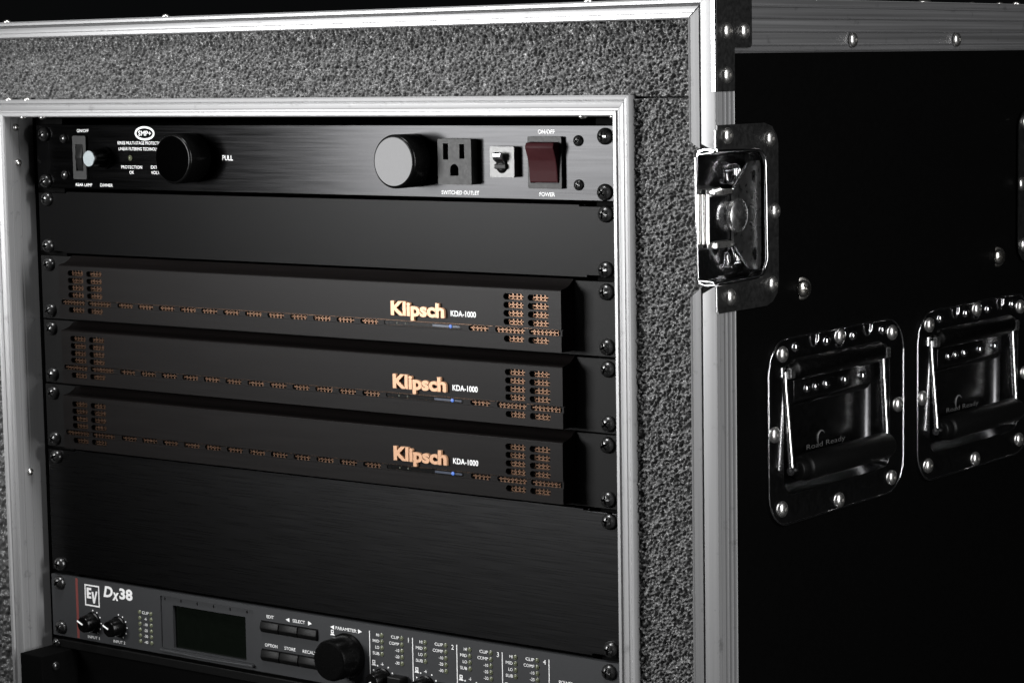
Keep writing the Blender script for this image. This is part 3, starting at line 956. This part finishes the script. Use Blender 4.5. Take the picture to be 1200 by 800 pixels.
# ---------------- amplifiers
AY = -13.5
def pill(x0, x1, zc, h=3.7):
    return rrect(x0, x1, zc - h / 2, zc + h / 2, min(h / 2 * 0.98, (x1 - x0) / 2), 5)
ROWS = (-10.4, -15.35, -20.3, -25.25, -35.3)
GR = -30.3
def amplifier(k, label):
    T = -2 * U - k * U
    root = empty('amplifier', (0, 0, T - U), label, 'amplifier', 'stacked amplifiers with copper logo')
    return root, T
def make_amp(label):
    root, T = amplifier(0, label)
    MB().prism([(-241.3, T - 43.9), (-241.3, T - 0.5), (241.3, T - 0.5), (241.3, T - 43.9)], 'y', 0, 3, 0.25).build('rack_flange', 'flange_black', root)
    MB().box(-216, 216, 3.1, 250, T - 43.4, T - 0.9).build('chassis', 'interior_black', root, 0)
    # face plate: upper field, recessed channel, lower field, all with vent slots cut through
    f = MB()
    cols = [(168.0, 182.8), (185.8, 200.8)]
    up, lo, ch = [], [], []
    for s in (-1, 1):
        for a, b in cols:
            a2, b2 = (a, b) if s > 0 else (-b, -a)
            for r in ROWS[:4]:
                up.append(pill(a2, b2, T + r))
            lo.append(pill(a2, b2, T + ROWS[4]))
    for q in range(12):
        cx = -147.7 + 19.25 * q
        ch.append(pill(cx - 7.1, cx + 7.1, T + GR, 3.2))
    ch.append(pill(141.1, 156.0, T + GR, 3.2))
    ch.append(pill(75.8, 135.9, T + GR, 2.7))
    for s in (-1, 1):
        for a, b in ((161.0, 182.8), (185.8, 208.6)):
            a2, b2 = (a, b) if s > 0 else (-b, -a)
            ch.append(pill(a2, b2, T + GR, 3.3))
    Xe = 209.6
    f.plate([(-Xe, T - 28.3), (Xe, T - 28.3), (Xe, T - 5.9), (-Xe, T - 5.9)], up, FRONT(AY), 2.0)
    f.plate([(-Xe, T - 41.4), (Xe, T - 41.4), (Xe, T - 32.2), (-Xe, T - 32.2)], lo, FRONT(AY), 2.0)
    f.plate([(-Xe + .01, T - 32.15), (Xe - .01, T - 32.15), (Xe - .01, T - 28.8), (-Xe + .01, T - 28.8)], ch, FRONT(AY + 0.9), 1.0)
    face = f.build('face_plate', 'amp_anodised', root, 0)
    # body: concave shoulder above, sides and underside
    sh = [(AY, -5.85), (AY + 0.2, -5.4), (AY + 0.7, -5.1), (-11, -4.75), (-8.5, -4.35), (-6, -3.5), (-4, -2.4), (-2.2, -1.0), (-0.6, 0.3), (-0.1, 0.3), (-0.1, -5.85)]
    MB().prism([(y, T + z) for y, z in sh], 'x', -Xe, Xe).build('shoulder', 'amp_anodised', root, 25)
    mb = MB()
    for s in (-1, 1):
        mb.box(min(s * Xe, s * (Xe - 2)), max(s * Xe, s * (Xe - 2)), AY + 2.05, -0.05, T - 41.4, T - 5.9)
    mb.box(-Xe + 2, Xe - 2, AY + 2.05, -0.05, T - 41.4, T - 39.8)
    mb.build('body', 'amp_anodised', root, 0)
    MB().box(-Xe + 2.1, Xe - 2.1, -1.6, -0.1, T - 39.7, T - 6).build('backing', 'interior_black', root, 0)
    # copper perforated sheet behind the slots
    px, pz, rx, rz = 2.9, 1.85, 1.20, 0.74
    vs, fs = [], []
    def cells(x0, x1, zc, nr, yd=2.9):
        """nr rows of oval holes; a web runs through zc"""
        nx = int((x1 - x0) / px)
        N = 12
        for j in range(nr):
            z = zc + (j - nr / 2 + 0.5) * pz
            for i in range(nx + 1):
                x = x0 + i * px
                b0 = len(vs)
                for ring in range(3):
                    for q in range(N):
                        a = 2 * math.pi * q / N + math.pi / 12
                        ca, sa = math.cos(a), math.sin(a)
                        if ring == 0:
                            m = min(px / 2 / max(abs(ca), 1e-6), pz / 2 / max(abs(sa), 1e-6))
                            vs.append((x + ca * m, AY + yd, z + sa * m))
                        else:
                            vs.append((x + rx * ca, AY + yd + (0.8 if ring == 2 else 0), z + rz * sa))
                for ring in range(2):
                    for q in range(N):
                        q2 = (q + 1) % N
                        fs.append((b0 + ring * N + q, b0 + ring * N + q2, b0 + (ring + 1) * N + q2, b0 + (ring + 1) * N + q))
    for s_ in (-1, 1):
        for r in ROWS:
            cells(s_ * 184.4 - 18.5, s_ * 184.4 + 18.5, T + r, 2)
        cells(s_ * 184.4 - 23, s_ * 184.4 + 23, T + GR, 2, 2.0)
    cells(-156, 158, T + GR, 2, 2.0)
    gr = MB().raw(vs, fs).build('copper_grille', 'copper', root, 30)
    gr['kind'] = 'stuff'
    # status window with LEDs
    wn = MB().prism([(x, z) for x, z in pill(76.2, 135.5, T + GR, 2.4)], 'y', AY + 1.3, AY + 2.4).build('status_window', 'gloss_black_plastic', root, 0)
    MB().lathe([(1.15, 0), (0.95, 0.5), (0, 0.7)], 'y', (127.2, AY + 1.3, T + GR), 14, -1).build('led', 'led_blue', wn)
    for x in (86, 92.6):
        MB().lathe([(0.6, 0), (0.5, 0.3), (0, 0.4)], 'y', (x, AY + 1.3, T + GR), 12, -1).build('led', 'led_green', wn)
    MB().box(113.5, 126, AY + 1.15, AY + 1.3, T + GR - 0.7, T + GR + 0.6).box(129, 134.2, AY + 1.15, AY + 1.3, T + GR - 0.6, T + GR + 0.5).build('status_lens', 'lens_blue', wn, 0)
    lettering('Klipsch', 83.7, T - 20.9, AY, 7.8, root, 'copper_logo', width=41.3, align='l', bold=0.042, depth=1.8, name='raised_logo')
    lettering('KDA-1000', 128.6, T - 22.3, AY, 3.3, root, width=19.0, align='l', bold=0.015)
    for s in (-1, 1):
        for z in (T - 6.35, T - 38.1):
            screw((s * XR, 0, z), root)
    return root
amp0 = make_amp('topmost of the three black amplifiers, just under the matte blank panel')
def copy_tree(o, parent=None):
    c = o.copy()
    COL.objects.link(c)
    c.parent = parent
    for ch in list(o.children):
        copy_tree(ch, c)
    return c
for k, lab in ((1, 'middle one of the three black amplifiers with copper logo'), (2, 'lowest of the three black amplifiers, above the tall brushed blank panel')):
    c = copy_tree(amp0)
    c.location = P(0, 0, -3 * U - k * U)
    c['label'] = lab
    c.location.x += 0.0003 * (1 if k == 1 else -1)
    c.rotation_euler.y = 0.0005 * (1 if k == 1 else -1)
    for ch in c.children:
        if ch.name.startswith('screw'):
            ch.rotation_euler[1] = rng.uniform(-0.8, 0.8)
            ch.location.x += rng.uniform(-0.0005, 0.0005)

# ---------------- digital processor
DY = -1.5
dx = empty('signal_processor', (0, 0, -8 * U), 'grey rack signal processor with small screen, round knobs and red stripe', 'signal processor')
Z0 = -7 * U
MB().plate([(-241.3, Z0 - 44.0), (241.3, Z0 - 44.0), (241.3, Z0 - 0.9), (-241.3, Z0 - 0.9)],
           [rrect(-135.2, -50.0, -351.3, -315.2, 1.0), rrect(-43.2, 6.0, -328.6, -320.8, 0.4), rrect(-43.4, 5.4, -347.5, -339.5, 0.4)], FRONT(DY), 4.0).build('front_panel', 'grey_paint', dx, 0)
MB().box(-216, 216, DY + 6.5, 220, Z0 - 43.6, Z0 - 1.4).build('chassis', 'interior_black', dx, 0)
unit_screws(dx, Z0 - 6.35, Z0 - 38.1, DY)
MB().box(-217.2, -214.9, DY - 0.08, DY, Z0 - 43.6, Z0 - 1.3).build('red_stripe', 'print_red', dx, 0)
# screen bezel
bz = MB().plate(rrect(-135.0, -50.2, -351.1, -315.4, 0.9), [rrect(-124.6, -58.2, -350.2, -320.8, 0.5)], FRONT(DY + 1.0), 2.2).build('screen_bezel', 'grey_paint', dx, 0)
MB().box(-125.5, -57.5, DY + 3.4, DY + 4.2, -350.9, -320.2).build('screen', 'screen', bz, 0)
for q in range(6):
    MB().box(-132 + q * 15.0, -131.2 + q * 15.0, DY + 0.7, DY + 1.0, -318.0, -316.2).build('bezel_notch', 'black_plastic', bz, 0)
wav = [(-135.0, -351.2)] + [(-135 + 85 * t, -351.2 - 1.0 * math.sin(math.pi * t) ** 2 * (1 if t > .3 else .6)) for t in [k / 14 for k in range(1, 14)]] + [(-50, -351.2), (-50, -353.0), (-135, -353.0)]
MB().prism(wav, 'y', DY - 2.6, DY + 0.0, 0.4).build('bezel_lip', 'grey_paint', bz)
# logo plate: square outline with letters
ev = MB().plate([(-208.2, -330.6), (-193.8, -330.6), (-193.8, -315.6), (-208.2, -315.6)], [[(-207.2, -329.6), (-194.8, -329.6), (-194.8, -316.6), (-207.2, -316.6)]], FRONT(DY - 0.1), 0.08).build('emblem', 'print_white', dx, 0)
E_ = [(-206.2, -325.3), (-201.9, -325.3), (-201.9, -323.7), (-204.2, -323.7), (-204.2, -322.5), (-202.2, -322.5), (-202.2, -321.0), (-204.2, -321.0), (-204.2, -319.4), (-201.6, -319.4), (-201.6, -317.8), (-206.2, -317.8)]
V_ = [(-201.5, -320.3), (-199.6, -320.3), (-198.9, -325.0), (-197.3, -319.6), (-195.6, -319.6), (-198.6, -328.3), (-200.2, -328.3)]
MB().plate(E_, [], FRONT(DY - 0.1), 0.08).plate(V_, [], FRONT(DY - 0.1), 0.08).build('emblem_letters', 'print_white', ev, 0)
lettering('D', -189.8, Z0 - 7.4, DY, 7.0, dx, width=9.2, align='l', bold=0.04, shear=0.22)
lettering('x', -181.2, Z0 - 8.6, DY, 7.4, dx, width=6.6, align='l', bold=0.04, shear=0.2)
lettering('38', -174.2, Z0 - 7.3, DY, 6.8, dx, width=12.8, align='l', bold=0.04)
# input knobs
def pot(x, z, root, y=DY, r=6.4, d=10, ang=2.75):
    o = MB().lathe([(r + 0.8, 0), (r + 0.8, 1.2), (r, 1.6), (r * 0.86, d - 0.6), (r * 0.78, d), (0, d)], 'y', (x, y, z), 28, -1).build('knob', 'gloss_black_plastic', root, 35)
    ca, sa = math.cos(ang), math.sin(ang)
    MB().tube([(x, y - d - 0.1, z), (x + ca * r * 0.8, y - d - 0.1, z + sa * r * 0.8)], 0.6, 6).tube([(x + ca * r * 0.8, y - d - 0.1, z + sa * r * 0.8), (x + ca * r * 1.0, y - 2.2, z + sa * r * 1.0)], 0.6, 6).build('pointer', 'print_white', o, 0)
    return o
for x, nm in ((-200.9, '1'), (-175.8, '2')):
    pot(x, -341.6, dx)
    for q in range(11):
        a = math.radians(-60 + 300 * q / 10)
        if q in (6, 7):
            continue
        place('dot', M_DOT, (x + 8.0 * math.cos(a), DY - 0.02, -341.6 + 8.2 * math.sin(a)), dx, ROT_FRONT)
    lettering('INPUT ' + nm, x, -352.4, DY, 1.9, dx, width=11.4, bold=0.008)
for q, t in enumerate(('CLIP', '-6', '-10', '-20', '-30', '-40')):
    z = -329.0 - 4.03 * q
    lettering(t, -149.7, z, DY, 1.9, dx, bold=0.008, width=6.2 if q == 0 else None)
    for x in (-155.0, -144.4):
        place('led', M_LED, (x, DY, z), dx, ROT_FRONT)
# push buttons
for row, z0, z1 in ((0, -328.4, -321.0), (1, -347.3, -339.7)):
    for q in range(3):
        x0 = -43.0 + q * 16.35
        MB().prism([(DY + 3, z0), (DY - 1.4, z0 + 0.3), (DY - 2.4, z0 + 3.0), (DY - 1.4, z1 - 0.3), (DY + 3, z1)], 'x', x0 + 0.2, x0 + 15.9, 0.35).build('push_button', 'black_plastic', dx)
for s, x, z, w in (('EDIT', -35.2, -317.7, 6.2), ('SELECT', -10.4, -317.7, 10.6), ('OPTION', -35.0, -336.7, 11.0), ('STORE', -18.7, -336.7, 9.4), ('RECALL', -1.9, -336.7, 11.4), ('PARAMETER', 29.6, -317.8, 17.5)):
    lettering(s, x, z, DY, 2.0, dx, width=w, bold=0.012)
def tri(x, z, d):
    return [(x - 1.6 * d, z - 1.4), (x + 1.6 * d, z), (x - 1.6 * d, z + 1.4)]
for x, d in ((-20.1, -1), (-0.8, 1), (18.0, -1), (41.2, 1)):
    MB().plate(tri(x, -317.75, d), [], FRONT(DY - 0.1), 0.08).build('arrow_mark', 'print_white', dx, 0)
def push_icon(x, z):
    MB().plate([(x - 1.2, z - 0.2), (x + 1.2, z - 0.2), (x + 1.2, z + 1.9), (x - 1.2, z + 1.9)], [[(x - .6, z + .3), (x + .6, z + .3), (x + .6, z + 1.3), (x - .6, z + 1.3)]], FRONT(DY - 0.1), 0.08).plate([(x - 1.9, z - 1.6), (x + 1.9, z - 1.6), (x + 1.0, z - 0.4), (x - 1.0, z - 0.4)], [], FRONT(DY - 0.1), 0.08).build('push_mark', 'print_white', dx, 0)
push_icon(18.1, -321.4)
bkn = MB().lathe([(14.6, 0), (14.6, 1.5), (13.6, 2.5), (13.2, 16), (12.6, 17.6), (11.6, 18.3), (0, 18.5)], 'y', (30.2, DY, -334.6), 48, -1).build('parameter_knob', 'gloss_black_plastic', dx, 30, label='large black knob of the processor')
# four output channels
for c in range(4):
    X = 49.0 + 34.87 * c
    MB().box(X - 0.3, X + 0.3, DY - 0.08, DY, Z0 - 43, -316.2).build('divider_line', 'print_white', dx, 0)
    lettering(str(c + 1), X + 31.6, -318.1, DY, 2.9, dx, bold=0.008)
    for q, (t, w) in enumerate((('HI', None), ('MID', 5.2), ('LO', None), ('SUB', 5.4))):
        z = -318.0 - 3.98 * q
        lettering(t, X + 7.8, z, DY, 1.85, dx, width=w, align='r', bold=0.008)
        place('led', M_LED, (X + 10.0, DY, z), dx, ROT_FRONT)
    for q, (t, w) in enumerate((('CLIP', 6.4), ('COMP', 8.0), ('-10', None), ('-20', None), ('-30', None))):
        z = -317.8 - 4.03 * q
        lettering(t, X + 24.0, z, DY, 1.85, dx, width=w, align='r', bold=0.008)
        place('led', M_LED, (X + 26.2, DY, z), dx, ROT_FRONT)
    push_icon(X + 3.0, -336.4)
    lettering('-6', X + 9.8, -336.1, DY, 1.85, dx, bold=0.008)
    pot(X + 10.4, -345.4, dx, r=6.0, d=12, ang=3.9)
    for q in range(9):
        a = math.radians(-30 + 240 * q / 8)
        if abs(q - 4) < 1:
            continue
        place('dot', M_DOT, (X + 10.4 + 8.8 * math.cos(a), DY - 0.02, -345.4 + 8.8 * math.sin(a)), dx, ROT_FRONT)
    MB().box(X + 19.5, X + 30.5, DY - 7.5, DY, -348.5, -341.2, 0.8).build('push_button', 'black_plastic', dx)
MB().box(X + 34.57, X + 35.17, DY - 0.08, DY, Z0 - 43, -316.2).build('divider_line', 'print_white', dx, 0)
lettering('POWER', 200.9, -328.8, DY, 2.2, dx, width=10.5, bold=0.012)
MB().box(196, 206, DY - 3, DY, -346, -333, 0.8).build('power_button', 'gloss_black_plastic', dx)

# ---------------- drawer below the processor
dr = empty('rack_drawer', (0, 0, -10 * U), 'black rack drawer under the grey processor, with side bracket at bottom left', 'rack drawer')
Zd = -8 * U
MB().prism([(-241.3, -10 * U + 1), (-241.3, Zd - 0.9), (241.3, Zd - 0.9), (241.3, -10 * U + 1)], 'y', 3.2, 6.0, 0.25).build('front_panel', 'interior_black', dr)
MB().box(-240.5, 240.5, -3.0, 3.1, Zd - 7.4, Zd - 1.6, 0.5).build('top_flange', 'flange_black', dr)
for s in (-1, 1):
    a, b = sorted((s * 244.5, s * 222.6))
    br = MB().box(a, b, -30, 3, -10 * U + 4, -363.2, 0.6).build('side_bracket', 'interior_black', dr)
    place('bolt', M_SMALL, (s * 222.6, -18, -372), br, ROT_SIDE if s < 0 else (0, math.radians(-90), 0))
    for z in (Zd - 6.35,):
        place('screw', M_SMALL, (s * 236.5, -3.0, z + 1.6), dr, ROT_FRONT)

# ================================================================== floor under the case (out of frame)
fl = MB().raw([(-4000, -4000, ZB - 0.5), (4000, -4000, ZB - 0.5), (4000, 4000, ZB - 0.5), (-4000, 4000, ZB - 0.5)], [(0, 1, 2, 3)]).build('studio_floor', 'floor_dark', None, 0)
fl['kind'] = 'structure'
